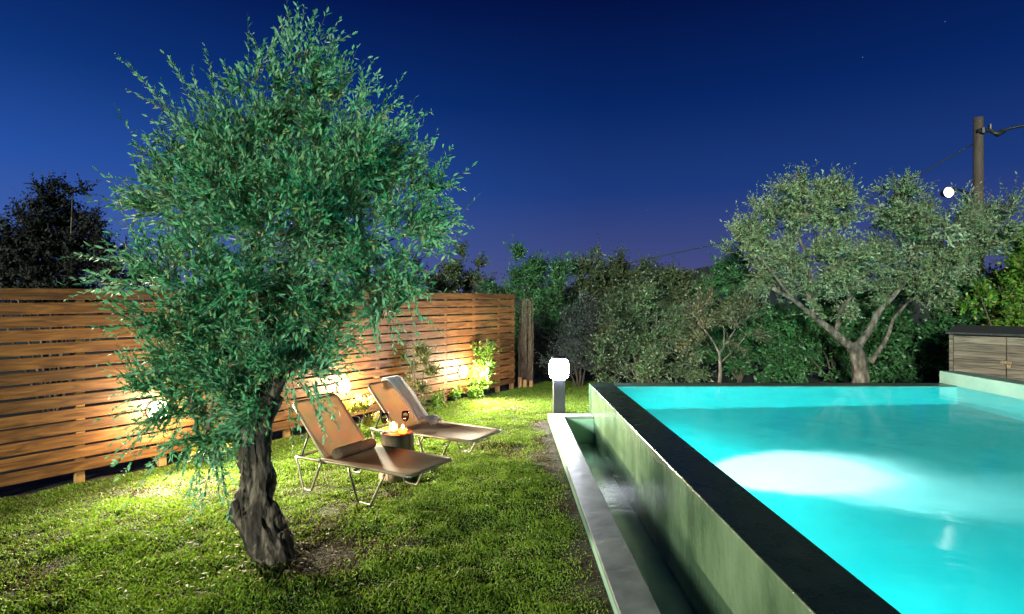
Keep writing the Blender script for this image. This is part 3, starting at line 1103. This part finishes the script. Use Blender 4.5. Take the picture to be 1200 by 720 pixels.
# ---- the far olive behind the pool
YO = 10.6
ob = P(1005, 450, YO)
bo = px_blobs([(880, 295, 34), (905, 262, 38), (960, 250, 42), (948, 300, 46), (940, 230, 28), (985, 310, 34), (1050, 245, 38), (1075, 285, 46), (1038, 300, 42), (1112, 275, 44),
               (1142, 262, 32), (1160, 258, 26), (1138, 295, 30), (1150, 275, 24), (1062, 335, 36), (1100, 315, 40), (990, 345, 34), (905, 335, 32), (1045, 225, 22), (955, 345, 36), (868, 280, 20), (1075, 250, 22), (920, 305, 36)], YO, 1.0)
bo = [(c_, r_ * .84) for c_, r_ in bo]
st = [([P(1003, 462, YO), P(1010, 440, YO), P(1005, 420, YO), P(998, 402, YO)], .15, .12),
      ([P(998, 408, YO), P(975, 388, YO - .1), P(955, 372, YO - .15), P(930, 352, YO - .2), P(905, 338, YO - .3)], .085, .03),
      ([P(1002, 410, YO), P(1018, 388, YO + .1), P(1030, 365, YO + .1), P(1055, 338, YO + .1), P(1075, 300, YO)], .08, .03),
      ([P(955, 374, YO - .15), P(948, 350, YO - .1), P(950, 330, YO), P(945, 290, YO)], .06, .025),
      ([P(980, 392, YO), P(985, 365, YO + .2), P(1000, 345, YO + .3), P(1035, 300, YO + .2)], .05, .02),
      ([P(1020, 425, YO), P(1040, 395, YO + .3), P(1050, 370, YO + .4), P(1090, 330, YO + .4)], .05, .02),
      ([P(945, 300, YO), P(935, 270, YO), P(945, 240, YO)], .03, .012), ([P(1075, 300, YO), P(1100, 280, YO), P(1135, 265, YO)], .035, .012),
      ([P(1070, 305, YO), P(1060, 270, YO), P(1050, 235, YO)], .035, .012), ([P(930, 352, YO - .2), P(905, 320, YO - .1), P(880, 290, YO)], .035, .012)]
plant('olive_tree', 'far olive tree with a pale forked trunk behind the pool edge', 'tree', ob, bo, 'olive_back', 4600, 14, .085, .028, stems=st, barkm='bark_pale', up=.45, spread=.8, tl=(.2, .42), shell=.42, twig_r=.004)

# ---- background planting: (name, label, base px, Y, blobs, leaf material, twigs, leaves per twig, leaf length, leaf width)
BG = 'trees and shrubs behind the pool and fence'
def bgp(name, label, Y, blobs, leafm, nt, nl=12, ll=.085, lw=.034, cat='shrub', **kw):
    bb = px_blobs(blobs, Y, 1.0)
    bx_ = np.mean([b[0][0] for b in bb])
    return plant(name, label, cat, (bx_, Y, 0), bb, leafm, nt, nl, ll, lw, **kw)


bgp('dark_tree', 'dark pointed tree rising just above the right end of the pine fence', 15.0, [(540, 312, 20), (525, 332, 24), (555, 335, 24), (540, 360, 32), (512, 345, 20), (538, 400, 40), (575, 400, 30)], 'brown_leaf', 1500, cat='tree', ll=.11, lw=.04)
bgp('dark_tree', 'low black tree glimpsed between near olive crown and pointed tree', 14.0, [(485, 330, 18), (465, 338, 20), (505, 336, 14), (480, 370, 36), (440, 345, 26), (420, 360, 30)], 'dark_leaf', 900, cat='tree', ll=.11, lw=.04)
bgp('shrub', 'tall green shrub with upright tips above the brushwood screen', 14.0, [(612, 320, 26), (645, 325, 28), (620, 300, 14), (590, 335, 20), (640, 365, 36), (605, 365, 32), (660, 390, 34), (625, 410, 36)], 'hedge_leaf', 1900, ll=.11, lw=.035, up=.8)
bgp('shrub', 'broad dull olive brown shrub, tallest of the row behind the pool', 14.6, [(715, 318, 28), (690, 325, 26), (740, 322, 28), (710, 355, 36), (750, 355, 34), (675, 360, 28), (730, 395, 40)], 'brown_leaf', 2100, ll=.12, lw=.035)
bgp('shrub', 'dark brownish shrub below the distant hill', 15.2, [(790, 330, 28), (815, 325, 22), (770, 345, 28), (825, 350, 26), (795, 365, 34), (800, 400, 38), (845, 385, 30)], 'brown_leaf', 1500, ll=.12, lw=.04)
bgp('shrub', 'slender silvery shrub directly behind the lit bollard lamp', 11.6, [(681, 355, 10), (676, 375, 16), (690, 390, 20), (672, 400, 18), (685, 420, 22), (668, 430, 18)], 'silver_leaf', 1000, ll=.07, lw=.022, up=.8)
bgp('shrub', 'rounded grey green bush rising over the far left pool corner', 11.0, [(730, 370, 26), (760, 362, 26), (785, 380, 26), (745, 400, 36), (785, 410, 32), (715, 405, 28), (760, 430, 34), (720, 435, 26), (800, 435, 26), (770, 350, 14)], 'bush_leaf', 2200, ll=.075, lw=.030, clus=30)
sb = P(842, 452, 10.1)
plant('sapling', 'small pale thin leaved sapling with a visible forked stem', 'tree', sb, px_blobs([(815, 378, 16), (835, 365, 18), (862, 368, 18), (872, 390, 16), (822, 400, 15), (850, 390, 18), (878, 372, 10)], 10.1, 1.0), 'sapling_leaf', 330, 9, .07, .03,
      stems=[([P(843, 455, 10.1), P(844, 430, 10.1), P(843, 412, 10.1)], .035, .026), ([P(843, 414, 10.1), P(832, 395, 10.1), P(818, 378, 10.0)], .022, .008),
             ([P(843, 414, 10.1), P(858, 392, 10.2), P(872, 368, 10.2)], .024, .008), ([P(845, 425, 10.1), P(865, 405, 10.1), P(878, 388, 10.1)], .016, .006), ([P(848, 405, 10.1), P(848, 385, 10.1), P(840, 362, 10.1)], .014, .006)],
      barkm='bark_pale')
bgp('shrub', 'dark glossy green shrub between the brownish shrub and far olive', 12.4, [(860, 330, 26), (845, 350, 24), (885, 345, 28), (865, 375, 32), (895, 385, 30), (880, 420, 34), (845, 420, 28)], 'hedge_leaf', 1300, ll=.10, lw=.045)
bgp('hedge', 'dense dark green hedge behind the far olive trunk', 12.6, [(920, 390, 38), (955, 400, 40), (990, 385, 38), (1025, 400, 40), (940, 435, 34), (985, 430, 36), (1030, 435, 36), (1000, 350, 34), (960, 360, 32)], 'hedge_leaf', 2600, ll=.11, lw=.05, cat='hedge')
bgp('hedge', 'dense leafy green hedge between far olive and wooden box', 11.8, [(1065, 385, 36), (1100, 380, 38), (1135, 350, 40), (1120, 330, 34), (1080, 420, 36), (1115, 415, 34), (1150, 380, 34), (1060, 430, 30), (1165, 345, 34), (1085, 350, 34)], 'hedge_leaf', 2600, ll=.10, lw=.05, cat='hedge')
bgp('shrub', 'bright fresh green shrub above the wooden box at the pool corner', 10.6, [(1180, 300, 20), (1195, 290, 22), (1170, 335, 20), (1200, 335, 30), (1215, 310, 30), (1200, 370, 24), (1180, 355, 18), (1230, 340, 34), (1150, 350, 14)], 'bright_leaf', 900, ll=.09, lw=.045)
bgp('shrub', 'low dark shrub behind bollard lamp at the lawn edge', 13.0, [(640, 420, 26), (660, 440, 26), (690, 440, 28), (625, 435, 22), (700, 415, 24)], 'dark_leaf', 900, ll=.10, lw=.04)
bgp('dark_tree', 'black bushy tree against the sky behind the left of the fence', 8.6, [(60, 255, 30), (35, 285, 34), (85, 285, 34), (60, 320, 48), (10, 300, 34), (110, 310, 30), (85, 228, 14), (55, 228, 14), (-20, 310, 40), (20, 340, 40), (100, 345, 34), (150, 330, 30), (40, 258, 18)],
    'dark_leaf', 3600, ll=.065, lw=.028, cat='tree', up=.7, tl=(.12, .3), clus=10, barkm='bark', twig_r=.003)
# ---- planting in front of the fence
FP = 'plants along the foot of the fence'
def fp(name, label, px, Y, off, blobs, leafm, nt, nl, ll, lw, **kw):
    bb = px_blobs(blobs, Y, .8)
    return plant(name, label, kw.pop('cat', 'plant'), (P(px, 400, Y).x, Y, 0), bb, leafm, nt, nl, ll, lw, group=FP, **kw)


fp('climbing_shrub', 'loose pale shrub against the fence behind the draped sun lounger', 486, 8.95, 0, [(486, 425, 14), (478, 440, 12), (496, 436, 12), (484, 455, 13), (498, 452, 9), (480, 468, 11), (492, 472, 10), (487, 414, 8)], 'climber_leaf', 240, 9, .07, .024, stem_r=.012, tl=(.1, .26))
fp('leafy_shrub', 'bright lime green shrub right beside the farthest fence lamp', 561, 10.25, 0, [(558, 425, 12), (568, 420, 11), (562, 440, 13), (572, 434, 9), (560, 455, 12), (566, 412, 7), (574, 420, 7)], 'bright_leaf', 260, 10, .085, .028, stem_r=.012, tl=(.1, .28))
fp('ground_plant', 'low green plant left of the lime green shrub', 536, 9.95, 0, [(530, 462, 6), (540, 461, 7), (550, 462, 6)], 'bright_leaf', 70, 8, .08, .03, stem_r=.008, tl=(.08, .18), twig_r=0)
fp('ground_plant', 'small green tuft at the foot of the pale shrub', 508, 9.2, 0, [(505, 474, 6), (512, 472, 6)], 'bright_leaf', 45, 8, .08, .024, stem_r=.008, tl=(.08, .2), up=.9, twig_r=0)
fp('ground_plant', 'low yellow green plant seen between the two sun loungers', 418, 7.75, 0, [(408, 488, 10), (422, 486, 11), (434, 489, 8), (415, 496, 9)], 'yellow_leaf', 120, 8, .065, .03, stem_r=.008, tl=(.07, .16))
fp('ground_plant', 'low yellow lit plant at the fence behind the near olive trunk', 238, 6.35, 0, [(222, 528, 9), (240, 524, 11), (258, 522, 10)], 'yellow_leaf', 90, 8, .06, .026, stem_r=.008, tl=(.06, .15))

# ================================================================== storage box
sx = Vector((7.51, 9.6, 0))
sv = Vector((8.13 - 7.51, 8.93 - 9.6, 0)).normalized()
box_ = empty('storage_box', sx, math.atan2(sv.y, sv.x))
tag(box_, 'weathered grey wooden storage box with sloping black lid behind the pool ledge', 'storage box')
W_, D_, HB = 1.9, .95, 1.19
for (xa, xb) in ((0.03, .70), (.705, 1.38), (1.385, W_ - .03)):
    q = MB()
    for k in range(9):
        z = .03 + k * .128
        q.box(((xa + xb) / 2, 0.0 + random.uniform(-.003, .003), z + .064), (xb - xa - .004, .022, .124))
    q.build('door_panel' if xa > .5 else 'front_panel', M['greywood'], box_, bevel=.003)
for x in (.0, W_):
    q = MB()
    q.box((x, .0, HB / 2), (.055, .05, HB))
    q.build('corner_post', M['greywood'], box_, bevel=.004)
q = MB()
q.span((-.01, .03, .02), (.012, D_, HB))
q.span((W_ - .012, .03, .02), (W_ + .01, D_, HB))
q.span((.014, D_ - .02, .02), (W_ - .014, D_, HB))
q.build('side_panel', M['greywood'], box_)
q = MB()
zf, zb = HB + .012, HB + .10
q.add([(-.07, -.06, zf), (W_ + .07, -.06, zf), (W_ + .07, D_ + .05, zb), (-.07, D_ + .05, zb), (-.07, -.06, zf + .035), (W_ + .07, -.06, zf + .035), (W_ + .07, D_ + .05, zb + .035), (-.07, D_ + .05, zb + .035)],
      [(0, 3, 2, 1), (4, 5, 6, 7), (0, 1, 5, 4), (1, 2, 6, 5), (2, 3, 7, 6), (3, 0, 4, 7)])
q.build('lid', M['felt'], box_, bevel=.004)
q = MB()
q.box((.70, -.019, .78), (.14, .012, .04))
q.box((.66, -.03, .78), (.02, .03, .06))
la = q.build('latch', M['iron'], box_, bevel=.002)
q = MB()
q.box((.735, -.035, .725), (.05, .022, .05))
q.tube([(.717, -.035, .75), (.717, -.035, .785), (.735, -.035, .80), (.753, -.035, .785), (.753, -.035, .75)], .005, 6)
q.build('padlock', M['iron'], la)

# ================================================================== utility pole and flood lamp
YP = 11.8
pole = empty('utility_pole', (P(1146, 300, YP).x, YP, 0))
tag(pole, 'tall weathered wooden utility pole above the far olive tree', 'pole')
zt = P(1146, 138, YP).z
q = MB()
q.tube([(0, 0, 0), (.0, 0, 3), (.01, 0, zt)], [.10, .095, .085], 14, lump=.02)
q.build('shaft', M['polewood'], pole, smooth=True)
q = MB()
q.box((.06, -.1, zt - .30), (.30, .05, .06))
q.tube([(.0, -.12, zt - .25), (.0, -.12, zt - .36)], .05, 8)
q.tube([(.17, -.1, zt - .27), (.17, -.1, zt - .17)], .035, 10)
q.build('bracket', M['black'], pole)
a0 = Vector((pole.location.x + .17, YP - .1, zt - .28))
q = MB()
pts = [a0, a0 + Vector((.12, -.05, -.08)), a0 + Vector((.25, -.05, -.02)), a0 + Vector((.7, -.2, .06)), a0 + Vector((3, -1, .35)), a0 + Vector((8, -3, 1.5))]
q.tube(smooth_path(pts, 30), .028, 8)
q.tube([a0 + Vector((.0, -.02, -.05)), a0 + Vector((.12, -.04, -.10)), a0 + Vector((.26, -.05, -.05))], [.03, .06, .03], 8)
tag(q.build('power_cable', M['cable'], None, smooth=True), 'thick black cable running right from the utility pole', 'cable')
q = MB()
b0 = Vector((pole.location.x - .1, YP, zt - .55))
q.tube(smooth_path([b0, b0 + Vector((-1.2, .3, -.7)), b0 + Vector((-3, 1, -1.5)), b0 + Vector((-7, 3, -2.4))], 24), .014, 6)
tag(q.build('power_cable', M['cable'], None, smooth=True), 'thin dark cable sagging left from the utility pole', 'cable')

YL = 11.3
fl = empty('flood_lamp', P(1110, 226, YL))
tag(fl, 'glaring white flood lamp on an arm beside the utility pole', 'flood lamp')
q = MB()
q.tube([(pole.location.x - fl.location.x - .10, YP - YL, .05), (.25, .12, .10), (.0, .08, .04)], .022, 8)
q.build('arm', M['black'], fl)
q = MB()
q.lathe([(0, .12), (.06, .11), (.095, .02), (.112, -.05), (.104, -.05), (.09, 0)], n=20)
q.v = [(v[0], -(-v[2]) + 0.0, v[1]) for v in q.v]
q.build('housing', M['black'], fl, smooth=True)
q = MB()
q.lathe([(0, -.085), (.05, -.08), (.085, -.06), (.10, -.03)], n=20)
q.v = [(v[0], v[2], v[1]) for v in q.v]
q.build('lens', M['bulb_flood'], fl, smooth=True)


# ================================================================== sun loungers
def make_lounger():
    e_ = empty('sun_lounger', (0, 0, 0))
    Wd, Z, LF, LR, BL, BA = .305, .32, 1.02, -.36, .65, R(47)
    tr_ = .0125
    # frame: closed seat loop with side rails running back
    q = MB()
    q.tube(smooth_path([(LR, -Wd, Z - .02), (0, -Wd, Z - .012), (.5, -Wd, Z), (LF - .06, -Wd, Z), (LF - .012, -Wd + .015, Z), (LF, -Wd + .07, Z), (LF, Wd - .07, Z), (LF - .012, Wd - .015, Z), (LF - .06, Wd, Z), (.5, Wd, Z),
                        (0, Wd, Z - .012), (LR, Wd, Z - .02)], 60), tr_, 8)
    q.tube([(LR + .02, -Wd, Z - .02), (LR + .02, Wd, Z - .02)], tr_, 8)
    q.tube([(.40, -Wd, Z - .035), (.40, Wd, Z - .035)], tr_ * .9, 8)
    q.build('frame', M['tube'], e_, smooth=True)
    # legs: trapezoid loops on each side, joined by a foot bar
    for (xa, xb, xc, xd) in ((LR + .03, LR + .13, LR + .22, -.0), (.34, .46, .60, .76)):
        for s_ in (-1, 1):
            y = s_ * (Wd + .012)
            q = MB()
            q.tube(smooth_path([(xa, y, Z - .02), (xb - .02, y, .05), (xb, y, .018), (xb + .03, y, .013), (xc - .03, y, .013), (xc, y, .018), (xc + .02, y, .05), (xd, y, Z - .015)], 28), .011, 8)
            q.build('leg', M['tube'], e_, smooth=True)
    # hinge brackets
    for s_ in (-1, 1):
        q = MB()
        q.box((-.02, s_ * (Wd - .022), Z - .02), (.09, .016, .045))
        q.tube([(-.02, s_ * (Wd - .035), Z - .015), (-.02, s_ * (Wd + .02), Z - .015)], .02, 10)
        q.build('hinge', M['black'], e_, bevel=.003)
    # back frame
    ca, sa = math.cos(BA), math.sin(BA)
    bp = lambda t, y, o_=0: (-ca * t - sa * o_, y, Z + sa * t - ca * o_)
    q = MB()
    wb = Wd - .03
    q.tube(smooth_path([bp(0, -wb), bp(.35, -wb), bp(BL - .07, -wb), bp(BL - .012, -wb + .02), bp(BL, -wb + .08), bp(BL, wb - .08), bp(BL - .012, wb - .02), bp(BL - .07, wb), bp(.35, wb), bp(0, wb)], 54), tr_, 8)
    q.build('back_frame', M['tube'], e_, smooth=True)
    for s_ in (-1, 1):
        q = MB()
        q.tube([bp(.30, s_ * wb, .01), (LR + .05, s_ * wb, Z - .01)], .009, 8)
        q.build('back_strut', M['black'], e_, smooth=True)

    # sling cloth: sagging sheets with thickness
    def sheet(fn, nu, nv, sag, th=.006):
        q_ = MB()
        for side in (0, 1):
            for i in range(nu + 1):
                for j in range(nv + 1):
                    u, v = i / nu, j / nv
                    p_, nr = fn(u, v)
                    q_.v.append(tuple(Vector(p_) - Vector(nr) * (sag * (1 - (2 * v - 1) ** 2) * (.4 + .6 * math.sin(math.pi * u)) + th * side)))
        n1 = (nu + 1) * (nv + 1)
        ix = lambda i, j, s_: s_ * n1 + i * (nv + 1) + j
        for i in range(nu):
            for j in range(nv):
                q_.f.append((ix(i, j, 0), ix(i + 1, j, 0), ix(i + 1, j + 1, 0), ix(i, j + 1, 0)))
                q_.f.append((ix(i, j, 1), ix(i, j + 1, 1), ix(i + 1, j + 1, 1), ix(i + 1, j, 1)))
        for i in range(nu):
            q_.f.append((ix(i, 0, 0), ix(i, 0, 1), ix(i + 1, 0, 1), ix(i + 1, 0, 0)))
            q_.f.append((ix(i, nv, 0), ix(i + 1, nv, 0), ix(i + 1, nv, 1), ix(i, nv, 1)))
        for j in range(nv):
            q_.f.append((ix(0, j, 0), ix(0, j + 1, 0), ix(0, j + 1, 1), ix(0, j, 1)))
            q_.f.append((ix(nu, j, 0), ix(nu, j, 1), ix(nu, j + 1, 1), ix(nu, j + 1, 0)))
        return q_
    nb = Vector((sa, 0, ca))
    def seat_fn(u, v):
        x = -.01 + u * (LF + .012)
        k = max(0, (u - .94) / .06)
        wv = (Wd + .012) * (1 - .16 * k ** 2)
        return (x, -wv + 2 * wv * v, Z + .014), (0, 0, 1)
    def back_fn(u, v):
        k = max(0, (u - .90) / .10)
        wv = (wb + .012) * (1 - .14 * k ** 2)
        p_ = Vector(bp(.0 + u * (BL + .012), -wv + 2 * wv * v)) + nb * .014
        return p_, nb
    sheet(seat_fn, 26, 14, .022).build('seat_sling', M['sling'], e_, smooth=True)
    sheet(back_fn, 22, 14, .018).build('back_sling', M['sling'], e_, smooth=True)
    return e_


ROT = R(-30)
u2 = Vector((math.cos(ROT), math.sin(ROT), 0))
v2 = Vector((-math.sin(ROT), math.cos(ROT), 0))
L1 = make_lounger()
def place(o_, foot_near):
    fn_ = Vector((*foot_near, 0))
    o_.location = fn_ - u2 * 1.02 + v2 * .305
    o_.rotation_euler = (0, 0, ROT)
LG = 'sun loungers on the lawn'
place(L1, (-.80, 4.71))
tag(L1, 'brown sling sun lounger in front, with a rolled brown towel on it', 'sun lounger', LG)
L2 = copy_tree(L1)
place(L2, (-.36, 5.85))
tag(L2, 'brown sling sun lounger behind the log table, with a fringed throw on its back', 'sun lounger', LG)


def on(o_, x, y, z):
    return o_.location + u2 * x + v2 * y + Vector((0, 0, z))


# rolled brown towel on the front lounger
rt = empty('rolled_towel', on(L1, .10, .0, .318), ROT)
tag(rt, 'rolled brown towel lying across the front sun lounger against its backrest', 'towel')
q = MB()
prof = [(.0, -.215), (.035, -.217), (.052, -.21), (.056, -.19)] + [(.055 + .0015 * math.sin(k * 1.7), -.19 + .38 * k / 12) for k in range(1, 12)] + [(.056, .19), (.052, .21), (.035, .217), (0, .215)]
q.lathe(prof, n=24)
q.v = [(v[0] * 1.04, v[2] * 1.12, v[1] * .94 + .052) for v in q.v]
q.build('roll', M['roll'], rt, smooth=True)
q = MB()
pts = []
for k in range(60):
    a = k * .33
    r_ = .008 + .042 * k / 59
    pts.append((r_ * math.cos(a), -.2445, .052 + .92 * r_ * math.sin(a)))
q.tube(pts, .0035, 5)
q.build('spiral_edge', M['roll'], rt, smooth=True)

def cloth(name, rows, m, label, cat, th=.006):
    """rows: list of lists of points (grid) -> solid sheet"""
    nu, nv = len(rows), len(rows[0])
    q_ = MB()
    for r__ in rows:
        for p_ in r__:
            q_.v.append(tuple(p_))
    for i in range(nu - 1):
        for j in range(nv - 1):
            a_ = i * nv + j
            q_.f.append((a_, a_ + nv, a_ + nv + 1, a_ + 1))
    o_ = q_.build(name, m, None, smooth=True)
    s_ = o_.modifiers.new('thick', 'SOLIDIFY')
    s_.thickness = th
    s_.offset = 1
    tag(o_, label, cat)
    return o_


# fringed throw over the far half of the second lounger's back
BA, BL = R(47), .65
ca, sa = math.cos(BA), math.sin(BA)
rows = []
NU, NV = 46, 26
def throw_pt(s_, v):
    """s_ arc length down the front of the back (0 = top edge), negative = hanging behind"""
    fold = .012 * math.sin(v * 13 + s_ * 4.2) + .004 * math.sin(v * 31 + s_ * 9) + .004 * math.sin(s_ * 19 + v * 3)
    y0_ = .03 + .05 * max(s_, 0) ** 1.0 / .7 + (.07 * math.sin(max(s_, 0) * 4)) * .5
    y = y0_ + (.285 - y0_ + .02) * v
    if s_ < 0:
        return on(L2, -ca * (BL + .03) - .02 + s_ * .35, y, .32 + sa * (BL + .03) + .02 + s_ * .93)
    if s_ < .62:
        t = BL + .015 - s_
        off = .026 + fold + .006
        return on(L2, -ca * t + sa * off, y, .32 + sa * t + ca * off)
    k = s_ - .62
    lump = .035 * math.sin(min(k / .22, 1) * math.pi)
    return on(L2, .01 + k * .75, y + .05 * k, .352 + lump + abs(fold) * 1.4)
for i in range(NU):
    s_ = -.16 + (.62 + .22 + .16) * i / (NU - 1)
    rows.append([throw_pt(s_, j / (NV - 1)) for j in range(NV)])
thr = cloth('throw_blanket', rows, M['throw'], 'crumpled white fringed throw draped over the back of the second sun lounger', 'blanket', .006)
q = MB()
for k in range(40):
    p_ = Vector(rows[-1][min(int(k / 40 * NV), NV - 1)]).lerp(Vector(rows[-1][min(int(k / 40 * NV) + 1, NV - 1)]), (k / 40 * NV) % 1)
    d_ = u2 * random.uniform(.03, .06) + v2 * random.uniform(-.02, .02)
    q.tube([p_, p_ + d_ * .5 + Vector((0, 0, random.uniform(-.005, .01))), p_ + d_ + Vector((0, 0, -.02))], .0028, 4)
q.build('fringe', M['throw'], thr)
q = MB()
for k in range(60):
    s_ = .05 + .75 * k / 59
    p_ = Vector(throw_pt(s_, 0))
    d_ = -v2 * random.uniform(.02, .05) + Vector((0, 0, -.02))
    q.tube([p_ + Vector((0, 0, .004)), p_ + d_ * .5, p_ + d_], .0025, 4)
q.build('fringe', M['throw'], thr)

# ================================================================== log table with candles and glasses
TX, TY, TZ = P(465, 500, 5.82).x, 5.82, .43
lt = empty('log_table', (TX, TY, 0))
tag(lt, 'short tree stump used as a table between the two sun loungers', 'log table')
q = MB()
q.tube([(0, 0, -.02), (.0, 0, .05), (.004, 0, .2), (0, .003, .36), (0, 0, TZ - .004)], [.185, .175, .166, .164, .166], 26, lump=.05, seed=8)
q.build('stump', M['stump_bark'], lt, smooth=True)
q = MB()
q.tube([(0, 0, TZ - .003), (0, 0, TZ + .004)], [.158, .155], 26, lump=.04, seed=8)
q.build('cut_top', M['stump_top'], lt)


def at_top(px, py_unused, dy):
    Y = TY + dy
    return Vector(((px - CX) / F * Y, Y, TZ + .005))


def wineglass(p_, label):
    e_ = empty('wine_glass', p_)
    tag(e_, label, 'wine glass', 'wine glasses on the stump')
    q_ = MB()
    q_.lathe([(0, .001), (.032, .001), (.034, .003), (.012, .008), (.0045, .016), (.004, .085), (.010, .094), (.030, .112), (.040, .140), (.039, .170), (.033, .200),
              (.0318, .200), (.0375, .170), (.0385, .140), (.0288, .113), (.009, .097), (0, .095)], n=24)
    q_.build('glass', M['glass'], e_, smooth=True)
    q_ = MB()
    q_.lathe([(0, .0975), (.0085, .099), (.028, .1145), (.0372, .140), (.0374, .150), (0, .150)], n=24)
    q_.build('wine', M['wine'], e_, smooth=True)
    return e_


wineglass(at_top(451, 510, -.05), 'wine glass of red wine on the left of the stump table')
wineglass(at_top(475, 500, .06), 'wine glass of red wine at the back right of the stump table')


def candle(p_, hh, label, gm, power):
    e_ = empty('candle_jar', p_)
    tag(e_, label, 'candle', 'candles on the stump')
    q_ = MB()
    q_.lathe([(0, .001), (.036, .001), (.040, .006), (.041, hh), (.0385, hh), (.037, .012), (0, .010)], n=24)
    q_.build('jar', M[gm], e_, smooth=True)
    q_ = MB()
    q_.lathe([(0, .0125), (.034, .0125), (.034, hh * .25), (.0, hh * .22)], n=20)
    q_.build('wax', M['wax'], e_, smooth=True)
    q_ = MB()
    z = hh * .24
    q_.lathe([(.001, z), (.014, z + .010), (.018, z + .024), (.011, z + .048), (.001, z + .080)], n=12)
    q_.build('flame', M['flame'], e_, smooth=True)


candle(at_top(461, 500, .03), .085, 'taller clear candle jar burning between the wine glasses', 'frosted', 9.0)
candle(at_top(472, 508, -.07), .06, 'low amber candle jar burning at the front of the stump', 'amber', 8.0)
